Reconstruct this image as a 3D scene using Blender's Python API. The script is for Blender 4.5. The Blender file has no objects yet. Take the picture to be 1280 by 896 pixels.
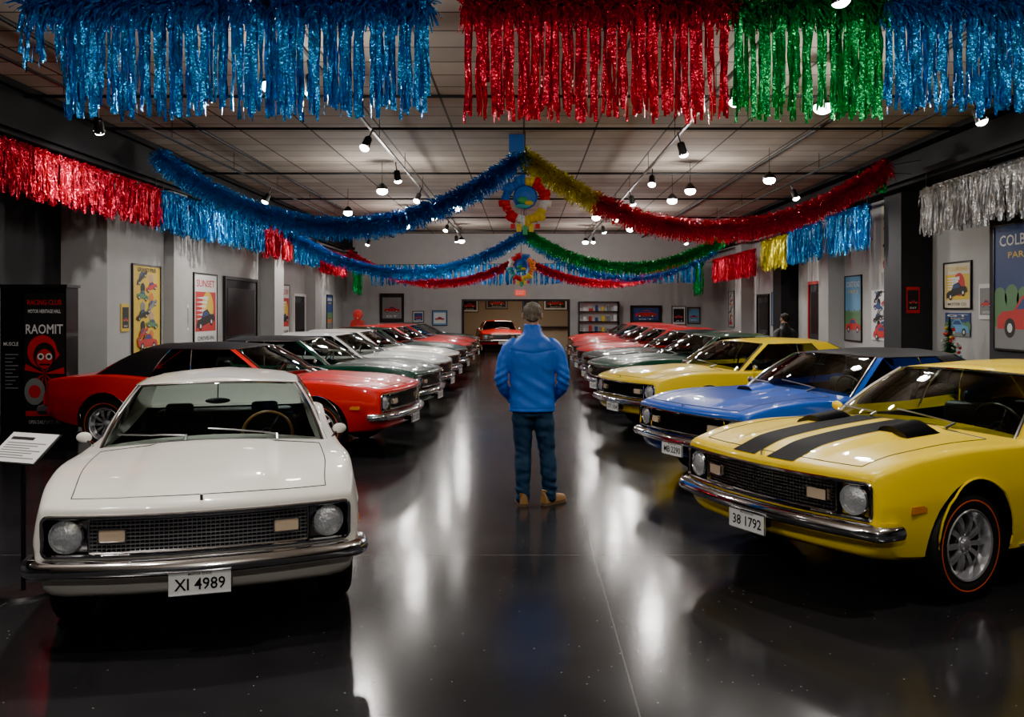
import bpy, bmesh, math, random
import numpy as np
from mathutils import Vector, Matrix, noise
random.seed(7)
R=random.random
def U(a,b): return a+(b-a)*R()
SC=bpy.context.scene
COL=SC.collection
# ------------------------------------------------------------------ materials
def new_mat(name):
    m=bpy.data.materials.new(name); m.use_nodes=True
    return m, m.node_tree.nodes, m.node_tree.links, m.node_tree.nodes['Principled BSDF']
def mat(name,col,rough=.5,metal=0,coat=0,emit=None,es=0,var=0.0,scale=8,bump=0,spec=.5,cr=.03):
    m,N,L,b=new_mat(name)
    c=(*col,1)
    b.inputs['Base Color'].default_value=c
    b.inputs['Roughness'].default_value=rough
    b.inputs['Metallic'].default_value=metal
    b.inputs['Specular IOR Level'].default_value=spec
    b.inputs['Coat Weight'].default_value=coat
    b.inputs['Coat Roughness'].default_value=cr
    if emit:
        b.inputs['Emission Color'].default_value=(*emit,1); b.inputs['Emission Strength'].default_value=es
    if var or bump:
        tc=N.new('ShaderNodeTexCoord'); nz=N.new('ShaderNodeTexNoise'); nz.inputs['Scale'].default_value=scale; nz.inputs['Detail'].default_value=5
        L.new(tc.outputs['Object'],nz.inputs['Vector'])
        if var:
            mx=N.new('ShaderNodeMix'); mx.data_type='RGBA'
            mx.inputs[6].default_value=(*[max(0,x*(1-var)) for x in col],1); mx.inputs[7].default_value=(*[min(1,x*(1+var)) for x in col],1)
            L.new(nz.outputs['Fac'],mx.inputs[0]); L.new(mx.outputs[2],b.inputs['Base Color'])
        if bump:
            bp=N.new('ShaderNodeBump'); bp.inputs['Strength'].default_value=bump; bp.inputs['Distance'].default_value=.01
            L.new(nz.outputs['Fac'],bp.inputs['Height']); L.new(bp.outputs[0],b.inputs['Normal'])
    return m
def paint(name,col): return mat(name,col,.35,0,.65,var=.04,scale=2,spec=.25,cr=.02)
def glass_mat():
    m=bpy.data.materials.new('car_glass'); m.use_nodes=True; N=m.node_tree.nodes; L=m.node_tree.links; N.clear()
    o=N.new('ShaderNodeOutputMaterial'); t=N.new('ShaderNodeBsdfTransparent'); t.inputs[0].default_value=(.60,.67,.65,1)
    g=N.new('ShaderNodeBsdfGlossy'); g.inputs['Roughness'].default_value=.02
    f=N.new('ShaderNodeFresnel'); f.inputs[0].default_value=1.5
    mx=N.new('ShaderNodeMixShader'); L.new(f.outputs[0],mx.inputs[0]); L.new(t.outputs[0],mx.inputs[1]); L.new(g.outputs[0],mx.inputs[2]); L.new(mx.outputs[0],o.inputs[0])
    return m
def tinsel_mat(name,col):
    m,N,L,b=new_mat(name)
    b.inputs['Metallic'].default_value=.75; b.inputs['Roughness'].default_value=.25
    g=N.new('ShaderNodeNewGeometry'); nz=N.new('ShaderNodeTexNoise'); nz.inputs['Scale'].default_value=14
    L.new(g.outputs['Position'],nz.inputs['Vector'])
    mx=N.new('ShaderNodeMix'); mx.data_type='RGBA'; mx.inputs[6].default_value=(*[x*.5 for x in col],1); mx.inputs[7].default_value=(*[min(1,x*1.5+.01) for x in col],1)
    L.new(nz.outputs['Fac'],mx.inputs[0]); L.new(mx.outputs[2],b.inputs['Base Color'])
    n2=N.new('ShaderNodeTexNoise'); n2.inputs['Scale'].default_value=40; n2.inputs['Detail'].default_value=1
    L.new(g.outputs['Position'],n2.inputs['Vector'])
    bp=N.new('ShaderNodeBump'); bp.inputs['Strength'].default_value=.8; bp.inputs['Distance'].default_value=.02
    L.new(n2.outputs['Fac'],bp.inputs['Height']); L.new(bp.outputs[0],b.inputs['Normal'])
    return m
CH=mat('chrome',(.85,.85,.87),.09,1)
MAG=mat('mag_wheel_chrome',(.80,.80,.82),.22,.85)
CHD=mat('brushed_metal',(.35,.35,.36),.3,1)
CHG=mat('grille_silver',(.55,.55,.57),.28,.85)
BLK=mat('black_trim',(.012,.012,.013),.4)
BLKG=mat('gloss_black',(.010,.010,.011),.3,coat=.3,spec=.3)
STRP=mat('stripe_black',(.006,.006,.007),.6,spec=.04)
VIN=mat('black_vinyl',(.018,.018,.02),.5,bump=.3,scale=200,spec=.3)
TYRE=mat('tyre_rubber',(.018,.018,.018),.65,bump=.2,scale=60)
TLINE=mat('tyre_redline',(.55,.10,.04),.6)
INT=mat('interior_vinyl',(.025,.028,.028),.5)
TAN=mat('wheel_rim_tan',(.35,.2,.09),.35)
GLS=glass_mat()
LENS=mat('headlight_lens',(.75,.78,.8),.12,.65,1,bump=.8,scale=60)
AMB=mat('amber_lens',(.7,.22,.04),.2,coat=1)
WAMB=mat('clear_amber_lens',(.62,.47,.32),.25,coat=1)
TAIL=mat('tail_lens',(.45,.01,.01),.2,coat=1)
WHT=mat('white_enamel',(.75,.75,.73),.4)
PLT=mat('plate_paint',(.8,.8,.78),.35)
# ------------------------------------------------------------------ mesh builder
class MB:
    def __init__(s): s.v=[]; s.f=[]; s.m=[]; s.mats=[]
    def mi(s,mt):
        if mt not in s.mats: s.mats.append(mt)
        return s.mats.index(mt)
    def add(s,vs,fs,mt,M=None):
        o=len(s.v); k=s.mi(mt)
        for p in vs:
            p=Vector(p)
            s.v.append(tuple(M@p) if M else tuple(p))
        for f in fs: s.f.append(tuple(i+o for i in f)); s.m.append(k)
    def box(s,a,b,mt,fn=None,ny=1,M=None,nx=1):
        vs=[];fs=[]
        for i in range(nx+1):
            x=a[0]+(b[0]-a[0])*i/nx
            for j in range(ny+1):
                y=a[1]+(b[1]-a[1])*j/ny
                for z in (a[2],b[2]): vs.append((x,y,z))
        def I(i,j,k): return (i*(ny+1)+j)*2+k
        for j in range(ny):
            fs.append((I(0,j,0),I(0,j,1),I(0,j+1,1),I(0,j+1,0)))
            fs.append((I(nx,j,0),I(nx,j+1,0),I(nx,j+1,1),I(nx,j,1)))
            for i in range(nx):
                fs.append((I(i,j,0),I(i,j+1,0),I(i+1,j+1,0),I(i+1,j,0)))
                fs.append((I(i,j,1),I(i+1,j,1),I(i+1,j+1,1),I(i,j+1,1)))
        for i in range(nx):
            fs.append((I(i,0,0),I(i+1,0,0),I(i+1,0,1),I(i,0,1)))
            fs.append((I(i,ny,0),I(i,ny,1),I(i+1,ny,1),I(i+1,ny,0)))
        if fn: vs=[fn(*p) for p in vs]
        s.add(vs,fs,mt,M)
    def sweep(s,path,prof,mt,up=(0,0,1),closed=False,M=None,scales=None):
        path=[Vector(p) for p in path]; n=len(path); m=len(prof); vs=[];fs=[]
        for i,p in enumerate(path):
            a=path[i-1] if (i>0 or closed) else path[i]
            b=path[(i+1)%n] if (i<n-1 or closed) else path[i]
            t=(b-a)
            if t.length<1e-9: t=Vector((1,0,0))
            t.normalize(); u=Vector(up)
            if abs(t.dot(u))>.98: u=Vector((1,0,0)) if abs(t.x)<.9 else Vector((0,1,0))
            sd=t.cross(u).normalized(); uu=sd.cross(t)
            k=scales[i] if scales else 1
            for (q,r) in prof: vs.append(p+sd*q*k+uu*r*k)
        for i in range(n if closed else n-1):
            for j in range(m):
                a=i*m+j;b=i*m+(j+1)%m;c=((i+1)%n)*m+(j+1)%m;d=((i+1)%n)*m+j
                fs.append((a,b,c,d))
        if not closed:
            fs.append(tuple(range(m-1,-1,-1))); fs.append(tuple((n-1)*m+j for j in range(m)))
        s.add(vs,fs,mt,M)
    def tube(s,path,r,mt,n=6,closed=False,M=None,scales=None,up=(0,0,1)):
        s.sweep(path,[(r*math.cos(2*math.pi*k/n),r*math.sin(2*math.pi*k/n)) for k in range(n)],mt,closed=closed,M=M,scales=scales,up=up)
    def lathe(s,prof,mt,n=24,M=None,closed=False):
        vs=[];fs=[];m=len(prof)
        for k in range(n):
            a=2*math.pi*k/n
            for r,h in prof: vs.append((r*math.cos(a),r*math.sin(a),h))
        for k in range(n):
            for j in range(m if closed else m-1):
                j2=(j+1)%m
                fs.append((k*m+j,((k+1)%n)*m+j,((k+1)%n)*m+j2,k*m+j2))
        s.add(vs,fs,mt,M)
    def ell(s,c,r,mt,n=16,m=10,M=None,rot=None):
        vs=[];fs=[]
        for i in range(m+1):
            th=math.pi*i/m
            for k in range(n):
                a=2*math.pi*k/n
                p=Vector((r[0]*math.sin(th)*math.cos(a),r[1]*math.sin(th)*math.sin(a),r[2]*math.cos(th)))
                if rot: p=rot@p
                vs.append(p+Vector(c))
        for i in range(m):
            for k in range(n): fs.append((i*n+k,(i+1)*n+k,(i+1)*n+(k+1)%n,i*n+(k+1)%n))
        s.add(vs,fs,mt,M)
    def grid(s,pts,mt,M=None):
        a=len(pts);b=len(pts[0]); vs=[p for r in pts for p in r]
        fs=[(i*b+j,(i+1)*b+j,(i+1)*b+j+1,i*b+j+1) for i in range(a-1) for j in range(b-1)]
        s.add(vs,fs,mt,M)
    def mesh(s,name,merge=0,smooth=True,ang=35,recalc=True):
        me=bpy.data.meshes.new(name); me.from_pydata(s.v,[],s.f)
        for m in s.mats: me.materials.append(m)
        me.polygons.foreach_set('material_index',s.m)
        if recalc or merge:
            bm=bmesh.new(); bm.from_mesh(me)
            if merge: bmesh.ops.remove_doubles(bm,verts=bm.verts,dist=merge)
            bmesh.ops.recalc_face_normals(bm,faces=bm.faces)
            bm.to_mesh(me); bm.free()
        if smooth:
            me.shade_smooth(); me.set_sharp_from_angle(angle=math.radians(ang))
        me.update(); return me
def obj(name,me,parent=None,loc=(0,0,0),rz=0):
    o=bpy.data.objects.new(name,me); COL.objects.link(o); o.location=loc; o.rotation_euler=(0,0,rz)
    if parent: o.parent=parent
    return o
def empty(name,loc=(0,0,0),rz=0,sc=(1,1,1)):
    o=bpy.data.objects.new(name,None); COL.objects.link(o); o.location=loc; o.rotation_euler=(0,0,rz); o.scale=sc; return o
def evalmesh(o,name):
    dg=bpy.context.evaluated_depsgraph_get(); me=bpy.data.meshes.new_from_object(o.evaluated_get(dg)); me.name=name; return me
_tc={}
def text_geo(t):
    if t in _tc: return _tc[t]
    c=bpy.data.curves.new('t','FONT'); c.body=t; c.align_x='CENTER'; c.align_y='CENTER'; c.size=1; c.resolution_u=2; c.offset=.012
    o=bpy.data.objects.new('t',c); COL.objects.link(o); me=evalmesh(o,'t')
    vs=[tuple(v.co) for v in me.vertices]; fs=[tuple(p.vertices) for p in me.polygons]
    bpy.data.objects.remove(o); bpy.data.meshes.remove(me); bpy.data.curves.remove(c)
    _tc[t]=(vs,fs); return _tc[t]
def add_text(mb,t,origin,right,up,w,h,mt):
    vs,fs=text_geo(t)
    if not vs: return
    x0=min(v[0] for v in vs);x1=max(v[0] for v in vs);y0=min(v[1] for v in vs);y1=max(v[1] for v in vs)
    r=Vector(right);u=Vector(up);o=Vector(origin)
    mb.add([o+r*((v[0]-(x0+x1)/2)/(x1-x0)*w)+u*((v[1]-(y0+y1)/2)/(y1-y0)*h) for v in vs],fs,mt)
# ------------------------------------------------------------------ camera
H=1.75
cam=bpy.data.cameras.new('cam'); co=bpy.data.objects.new('camera',cam); COL.objects.link(co)
co.location=(0,0,H); co.rotation_euler=(math.pi/2,0,0); cam.sensor_width=36; cam.lens=1100/1280*36
cam.shift_x=-15/1280; cam.shift_y=-60/1280; SC.camera=co; cam.clip_end=200
# ------------------------------------------------------------------ car
def pchip(xs,ys):
    xs=np.array(xs,float);ys=np.array(ys,float);h=np.diff(xs);d=np.diff(ys)/h;n=len(xs);m=np.zeros(n)
    for i in range(1,n-1):
        if d[i-1]*d[i]>0:
            w1=2*h[i]+h[i-1];w2=h[i]+2*h[i-1];m[i]=(w1+w2)/(w1/d[i-1]+w2/d[i])
    m[0]=d[0];m[-1]=d[-1]
    def f(x):
        x=min(max(x,xs[0]),xs[-1]);i=min(int(np.searchsorted(xs,x,side='right'))-1,n-2)
        t=(x-xs[i])/h[i]
        return float((2*t**3-3*t*t+1)*ys[i]+(t**3-2*t*t+t)*h[i]*m[i]+(-2*t**3+3*t*t)*ys[i+1]+(t**3-t*t)*h[i]*m[i+1])
    return f
def ss(a,b,x):
    t=min(max((x-a)/(b-a),0),1); return t*t*(3-2*t)
XS=[-2.30,-2.2,-1.8,-1.35,-.7,0,.8,1.35,1.9,2.22,2.30]
fw=pchip(XS,[.80,.83,.875,.91,.90,.895,.90,.912,.895,.866,.852])
fzt=pchip(XS,[.83,.86,.895,.92,.885,.865,.865,.875,.848,.79,.766])
fzc=pchip(XS,[.86,.90,.935,.95,.95,.94,.955,.93,.88,.82,.794])
fzb=pchip(XS,[.40,.34,.27,.24,.22,.22,.22,.24,.27,.30,.33])
def bend(x,y,z):
    f=ss(1.2,2.3,x); x2=x-.12*f*(y/.85)**2-(.30*(.5-z)*f if z<.5 else 0)
    g=ss(1.2,2.3,-x); x2+=.07*g*(y/.85)**2+(.4*(.5-z)*g if z<.5 else 0)
    return (x2,y,z)
SH=.03
def topz(x,y,sh=0):
    y=abs(y); w=fw(x)-sh; ye=w-.09; z0=fzt(x)-sh+SH; zc=fzc(x)-sh
    if y<ye:
        z=z0+(zc-z0)*(1-(y/ye)**2)
        if x>.85: z+=.022*ss(.85,1.15,x)*(1-ss(2.0,2.25,x))*(1-ss(.36,.42,y))
        return z
    t=min((y-ye)/.06,1); return fzt(x)-sh+SH*math.sqrt(max(0,1-t*t))
def sidey(x,z,sh=0):
    zb=fzb(x)+.04; zt=fzt(x)-sh; u=min(max((z-zb)/(zt-zb),0),1); w=fw(x)-sh
    y= w-.10*(u-.62)**2*(1 if u<.62 else 1.8)
    y+= .009*math.exp(-((u-.62)/.045)**2)
    return y
def half(x,sh=0):
    w=fw(x)-sh; zb=fzb(x)+sh; zt=fzt(x)-sh; pts=[(0,zb),(.45*w,zb),(w-.16,zb),(w-.08,zb+.012)]
    for i in range(13):
        z=zb+.04+(zt-zb-.04)*i/12; pts.append((sidey(x,z,sh),z))
    ys=pts[-1][0]; ye=w-.09
    for k in (1,2,3,4):
        a=k/4*math.pi/2; pts.append((ye+(ys-ye)*math.cos(a),zt+SH*math.sin(a)))
    for i in range(1,17):
        y=ye*(1-i/16); pts.append((y,topz(x,y,sh)))
    return pts
GZ0,GZ1=.548,.745
def build_body():
    xs=[-2.30,-2.293,-2.28,-2.25]+list(np.linspace(-2.2,2.2,67))+[2.25,2.28,2.293,2.30]
    shr={-2.30:.022,-2.293:.01,-2.28:.003,2.28:.003,2.293:.01,2.30:.022}
    rings=[]; vs=[];fs=[]
    for x in xs:
        h=half(x,shr.get(x,0)); full=h+[(-y,z) for y,z in reversed(h[1:-1])]
        rings.append([(x,y,z) for y,z in full])
    m=len(rings[0])
    def capr(r):
        cx,cz=r[0][0],.58
        return [[(cx,y*k,cz+(z-cz)*k) for _,y,z in r] for k in (.85,.6,.3)]
    cf=capr(rings[-1]); cb=capr(rings[0])
    rr=list(reversed(cb))+rings+cf
    for r in rr: vs+= [bend(*p) for p in r]
    n=len(rr)
    for i in range(n-1):
        for j in range(m): fs.append((i*m+j,i*m+(j+1)%m,(i+1)*m+(j+1)%m,(i+1)*m+j))
    vs.append(bend(rr[0][0][0],0,.58)); vs.append(bend(rr[-1][0][0],0,.58))
    a=len(vs)-2
    for j in range(m): fs.append((a,(j+1)%m,j)); fs.append((a+1,(n-1)*m+j,(n-1)*m+(j+1)%m))
    P=bpy.data.materials.new('paint_slot'); mb=MB(); mb.add(vs,fs,P); me=mb.mesh('body',smooth=False)
    o=obj('tmp',me); cut=[]
    for ax in (1.42,-1.36):
        for sgn in (1,-1):
            c=MB(); c.lathe([(0,-.2),(.385,-.2),(.385,.2),(0,.2)],BLK,n=40,M=Matrix.Translation((ax,sgn*.82,.345))@Matrix.Rotation(math.pi/2,4,'X'))
            cut.append(obj('c',c.mesh('c',merge=1e-5,smooth=False)))
    c=MB(); c.box((-1.35,-.70,.36),(.70,.70,1.3),INT); cut.append(obj('c',c.mesh('c',smooth=False)))
    c=MB(); c.box((2.20,-.80,GZ0),(2.5,.80,GZ1),BLK,fn=bend,ny=24); cut.append(obj('c',c.mesh('c',smooth=False)))
    for c in cut:
        md=o.modifiers.new('b','BOOLEAN'); md.operation='DIFFERENCE'; md.object=c; md.solver='EXACT'; md.material_mode='TRANSFER'
    me2=evalmesh(o,'car_body')
    for c in cut+[o]: bpy.data.objects.remove(c)
    me2.shade_smooth(); me2.set_sharp_from_angle(angle=math.radians(38))
    return me2,P
BODY,PSLOT=build_body()
def copy_with(me,sub):
    m=me.copy()
    for i,s in enumerate(m.materials):
        if s in sub: m.materials[i]=sub[s]
    return m
RSLOT=bpy.data.materials.new('roof_slot'); GP=bpy.data.materials.new('pillar_slot')
def build_green(fast=False):
    F0=(1.0,0);A0=(.80,.745);A1=(.74,.78);B0=(-.80,.795);B1=(-1.60,.70);R0=(-1.70,0)
    F0t=(.36,0);A0t=(.24,.565);A1t=(.17,.60);B0t=(-.62,.61);B1t=(-1.0,.53);R0t=(-1.08,0)
    if fast: B0=(-.85,.795);B1=(-1.95,.66);R0=(-2.05,0);B0t=(-.55,.61);B1t=(-.90,.53);R0t=(-.96,0)
    base=[];top=[];tag=[]
    def q(a,b,n,tg,mode):
        for i in range(n):
            t=i/n; out=[]
            for (p,r) in ((a[0],b[0]),(a[1],b[1])):
                if mode=='f': out.append((p[0]+(r[0]-p[0])*t*t,r[1]*t))
                elif mode=='r':
                    s=1-t; out.append((r[0]+(p[0]-r[0])*s*s,p[1]*s))
                else: out.append((p[0]+(r[0]-p[0])*t,p[1]+(r[1]-p[1])*t))
            base.append(out[0]);top.append(out[1]);tag.append(tg)
    q((F0,F0t),(A0,A0t),12,'g','f'); q((A0,A0t),(A1,A1t),1,'p','l'); q((A1,A1t),(B0,B0t),14,'g','l'); q((B0,B0t),(B1,B1t),7,'c','l'); q((B1,B1t),(R0,R0t),12,'g','r')
    base.append(R0);top.append(R0t);tag.append('')
    V=8
    def zr(y): return 1.262+.028*(1-(y/.6)**2)
    cols=[]
    for (bx,by),(tx,ty) in zip(base,top):
        zb=topz(bx,by)-.008; col=[]
        for k in range(V+1):
            v=k/V; x=bx+(tx-bx)*v;y=by+(ty-by)*v;z=zb+(zr(ty)-zb)*v; b=.022*math.sin(math.pi*v)
            d=Vector((bx-(-.3),by*1.6,0)); d=d.normalized() if d.length>0 else d
            col.append((x+d.x*b,y+d.y*b,z+b*.4))
        xm=-.36
        for k in (.975,.93,.85,.7,.5,.25,0):
            sx=xm+(tx-xm)*(.86+.14*k)
            col.append((sx,ty*k,zr(ty)+(1.335-zr(ty))*(1-k**2.2)*(.55+.45*(1-abs((tx-xm)/.75)**2) if abs(tx-xm)<.75 else .55)+.004))
        cols.append(col)
    mb=MB()
    for sgn in (1,-1):
        for i in range(len(cols)-1):
            for k in range(len(cols[0])-1):
                f=[cols[i][k],cols[i+1][k],cols[i+1][k+1],cols[i][k+1]]
                f=[(p[0],p[1]*sgn,p[2]) for p in f]
                if k>=V: mt=RSLOT
                else: mt={'g':GLS,'p':GP,'c':RSLOT}[tag[i]]
                mb.add(f,[(0,1,2,3)],mt)
    me=mb.mesh('greenhouse',merge=1e-4,ang=50)
    tb=MB()
    iA=12;iA1=13;iB=27;iC=34
    for s in (1,-1):
        mir=lambda p:(p[0],p[1]*s,p[2])
        tb.tube([mir(cols[i][V]) for i in range(iA1,iB+1)],.009,CH)
        tb.tube([mir(cols[i][0]) for i in range(iA1,iB+1)],.009,CH)
        tb.tube([mir((c[0],c[1]+.004,c[2])) for c in cols[iA][:V+1]],.012,CH)
        tb.tube([mir(c) for c in cols[iB][:V+1]],.009,CH)
        tb.tube([mir(c) for c in cols[iC][:V+1]],.009,CH)
        tb.tube([mir(c) for c in cols[22][:V+1]],.009,CH)
        tb.tube([mir(cols[i][0]) for i in range(0,iA+1)],.010,CH)
        tb.tube([mir(cols[i][V]) for i in range(0,iA+1)],.010,CH)
        tb.tube([mir(cols[i][0]) for i in range(iC,len(cols))],.010,CH)
        tb.tube([mir(cols[i][V]) for i in range(iC,len(cols))],.010,CH)
    for y0 in (.42,-.18):
        pts=[]
        for i in range(9):
            t=i/8; y=y0-.46*t; vv=.05+.10*t
            bx=1.0-.2*(y/.745)**2; tx=.36-.12*(y/.555)**2*.5
            zb=topz(bx,y); x=bx+(tx-bx)*vv; pts.append((x+.03,y,zb+(1.27-zb)*vv+.018))
        tb.tube(pts,.006,CHD); tb.tube([(1.04,y0,topz(1.04,y0)+.01),pts[0]],.01,CHD)
    tb.ell((.46,0,1.165),(.012,.09,.022),BLK); tb.tube([(.46,0,1.17),(.40,0,1.28)],.005,BLK)
    return me,tb
def P3(x,y,o=0): return bend(x,y,topz(x,y)+o)
def S3(x,z,o,s):
    p=bend(x,sidey(x,z)+o,z); return (p[0],p[1]*s,p[2])
def build_trim(style,tb):
    mb=tb
    L=.0035
    for s in (1,-1):
        mb.tube([P3(x,s*(.71-.03*ss(1.6,2.2,x)),0) for x in np.linspace(1.03,2.2,24)],L,BLK,n=4)
        for xx in (.62,-.62):
            mb.tube([S3(xx,z,.0,s) for z in np.linspace(.27,fzt(xx),14)],L,BLK,n=4)
        mb.tube([S3(x,.27,.0,s) for x in np.linspace(-.62,.62,14)],L,BLK,n=4)
        mb.tube([S3(x,.275,.004,s) for x in np.linspace(-.9,.95,30)],.011,CH)
        for ax in (1.42,-1.36):
            pts=[]
            for i in range(25):
                a=-.12+(math.pi+.24)*i/24; x=ax+.388*math.cos(a); z=.345+.388*math.sin(a)
                if z>fzb(x)+.03: pts.append(S3(x,min(z,fzt(x)),.003,s))
            mb.tube(pts,.007,style.get('arch',CH))
        mb.sweep([S3(x,.77,.022,s) for x in np.linspace(-.50,-.34,6)],[(-.012,-.012),(.012,-.012),(.012,.012),(-.012,.012)],CH)
        mb.box((-.5,s*.86,.755),(-.48,s*.90,.785),CH); mb.box((-.36,s*.86,.755),(-.34,s*.90,.785),CH)
        mb.tube([(.62,s*.82,.88),(.62,s*.86,.935)],.009,CH)
        mb.ell((.61,s*.885,.955),(.028,.052,.036),PSLOT if style.get('pm') else CH)
        mb.box((1.93,s*(sidey(1.95,.6)-.03),.575),(2.07,s*(sidey(2.0,.6)-.012),.615),AMB,fn=lambda x,y,z:bend(x,y+s*.018,z))
    mb.tube([P3(2.2,y,0) for y in np.linspace(-.68,.68,24)],L,BLK,n=4)
    mb.tube([P3(1.03,y,0) for y in np.linspace(-.71,.71,24)],L*1.3,BLK,n=4)
    mb.grid([[P3(1.005+.0,y,.002-.0),P3(1.03,y,.002)] for y in np.linspace(-.5,.5,12)],BLK)
    gx=2.262
    z0,z1=GZ0+.008,GZ1-.008
    mb.box((2.215,-.795,GZ0+.002),(2.22,.795,GZ1-.002),BLK,fn=bend,ny=20)
    gm=style.get('gm',CHD)
    for i in range(1,9):
        z=z0+(z1-z0)*i/9; mb.box((gx-.012,-.57,z-.0032),(gx+.006,.57,z+.0032),gm,fn=bend,ny=16)
    for i in range(47):
        y=-.56+1.12*i/46; mb.box((gx-.012,y-.0022,z0),(gx,y+.0022,z1),gm,fn=bend)
    def rr(y0,y1,z0,z1,x,r=.03,n=5):
        pts=[]
        for (cy,cz,a0) in ((y1-r,z1-r,0),(y0+r,z1-r,90),(y0+r,z0+r,180),(y1-r,z0+r,270)):
            for k in range(n): 
                a=math.radians(a0+90*k/(n-1)); pts.append((cy+r*math.cos(a),cz+r*math.sin(a)))
        out=[]
        for i in range(len(pts)):
            a=pts[i];b=pts[(i+1)%len(pts)]; d=math.hypot(b[0]-a[0],b[1]-a[1]); k=max(1,int(d/.06))
            for j in range(k): out.append(bend(x,a[0]+(b[0]-a[0])*j/k,a[1]+(b[1]-a[1])*j/k))
        return out
    mb.tube(rr(-.808,.808,GZ0-.003,GZ1+.003,2.303),.012,CH,closed=True,up=(1,0,0))
    mb.tube(rr(-.575,.575,z0,z1-.002,2.275,r=.015),.008,CH,closed=True,up=(1,0,0))
    zc=(GZ0+GZ1)/2
    for s in (1,-1):
        c=bend(2.265,s*.688,zc)
        Mx=Matrix.Translation(c)@Matrix.Rotation(s*.15,4,'Z')@Matrix.Rotation(math.pi/2,4,'Y')@Matrix.Scale(1.08,4)
        mb.lathe([(.0,.034),(.03,.031),(.055,.022),(.073,.006)],LENS,n=28,M=Mx)
        mb.lathe([(.071,-.01),(.073,.012),(.080,.024),(.088,.016),(.09,-.03)],CH,n=28,M=Mx)
        mb.box((2.225,s*.688-.105,GZ0+.003),(2.230,s*.688+.105,GZ1-.003),style.get('hm',CHD),fn=bend,ny=4)
        mb.box((2.25,s*.455-.065,zc-.03),(2.29,s*.455+.065,zc+.03),WAMB,fn=bend)
        mb.tube(rr(s*.455-.069,s*.455+.069,zc-.034,zc+.034,2.289,r=.01,n=3),.006,CH,closed=True,up=(1,0,0))
    def bumper(front,zc,hh):
        path=[]
        d=1 if front else -1
        for y in np.linspace(-.845,.845,31):
            b=bend(d*2.335,y,.5); path.append((b[0]+d*.01*(1-(y/.865)**2),y,zc))
        e=path[30][0]
        wrap=[(e-d*.025,.873,zc),(e-d*.07,.887,zc),(e-d*.12,.893,zc),(e-d*.16,.893,zc)]
        path=[(p[0],-p[1],p[2]) for p in reversed(wrap)]+path+wrap
        prof=[(-.028,-hh),(.010,-hh*.95),(.034,-hh*.55),(.042,0),(.034,hh*.55),(.010,hh*.95),(-.028,hh)]
        if not front: prof=[(-a,b) for a,b in prof]
        mb.sweep(path,prof,CH)
        mb.tube([(p[0]+d*.034,p[1],zc) for p in path[4:-4]],.008,CH)
    bumper(True,.485,.046); bumper(False,.50,.06)
    mb.box((2.375,-.16,.345),(2.383,.16,.435+.03),PLT)
    mb.tube([(2.385,-.16,.345),(2.385,.16,.345),(2.385,.16,.465),(2.385,-.16,.465)],.005,CH,closed=True,up=(1,0,0))
    mb.box((2.25,-.08,.37),(2.376,.08,.40),BLK)
    add_text(mb,style.get('plate','CLS 67'),(2.3845,0,.40),(0,1,0),(0,0,1),.26,.062,BLK)
    add_text(mb,'MOTOR STATE',(2.3845,0,.452),(0,1,0),(0,0,1),.12,.012,BLK)
    mb.box((2.235,-.008,topz(2.24,0)-.01),(2.26,.008,topz(2.24,0)+.022),CH)
    for s in (1,-1):
        mb.box((-2.31,s*.45-.25,.60),(-2.295,s*.45+.25,.73),TAIL,fn=bend,ny=6)
    mb.box((-2.33,-.16,.56),(-2.31,.16,.66),PLT)
    mb.box((.60,-.70,.66),(.86,.70,.90),INT); mb.box((.50,-.68,.72),(.62,.68,.87),INT)
    def rbox(a,b,r=.05):
        t=MB(); t.box(a,b,INT); me=t.mesh('r',smooth=False); bm=bmesh.new(); bm.from_mesh(me)
        bmesh.ops.bevel(bm,geom=bm.edges[:],offset=r,segments=3,profile=.5,affect='EDGES'); bm.to_mesh(me); bm.free()
        vs=[tuple(v.co) for v in me.vertices]; fs=[tuple(p.vertices) for p in me.polygons]; bpy.data.meshes.remove(me); return vs,fs
    for s in (1,-1):
        v,f=rbox((-.35,s*.34-.26,.42),(.2,s*.34+.26,.58)); mb.add(v,f,INT)
        v,f=rbox((-.45,s*.34-.26,.5),(-.30,s*.34+.26,.98)); mb.add(v,f,INT)
        v,f=rbox((-.45,s*.34-.11,.98),(-.36,s*.34+.11,1.07),.03); mb.add(v,f,INT)
    v,f=rbox((-1.25,-.6,.5),(-1.05,.6,.95)); mb.add(v,f,INT)
    M=Matrix.Translation((.36,.36,.90))@Matrix.Rotation(-math.radians(68),4,'Y')
    mb.lathe([(.185+.012*math.cos(a),.012*math.sin(a)) for a in np.linspace(0,2*math.pi,8,endpoint=False)],style.get('sw',BLK),n=30,M=M,closed=True)
    mb.lathe([(0,.02),(.05,.01),(.055,-.02)],BLK,n=14,M=M)
    for a in (0,2.1,4.2): mb.tube([(0,0,0),(.18*math.cos(a+.5),.18*math.sin(a+.5),0)],.009,CH,M=M)
    mb.tube([(.36,.36,.9),(.6,.36,.80)],.025,BLK)
    if style.get('stripes'):
        def patch(x0,x1,y0,y1,off=.003,n=26):
            mb.grid([[P3(x,y0+(y1-y0)*j/6,off) for j in range(7)] for x in np.linspace(x0,x1,n)],STRP)
        patch(1.04,2.27,.055,.27); patch(1.04,2.27,-.27,-.055)
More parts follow.
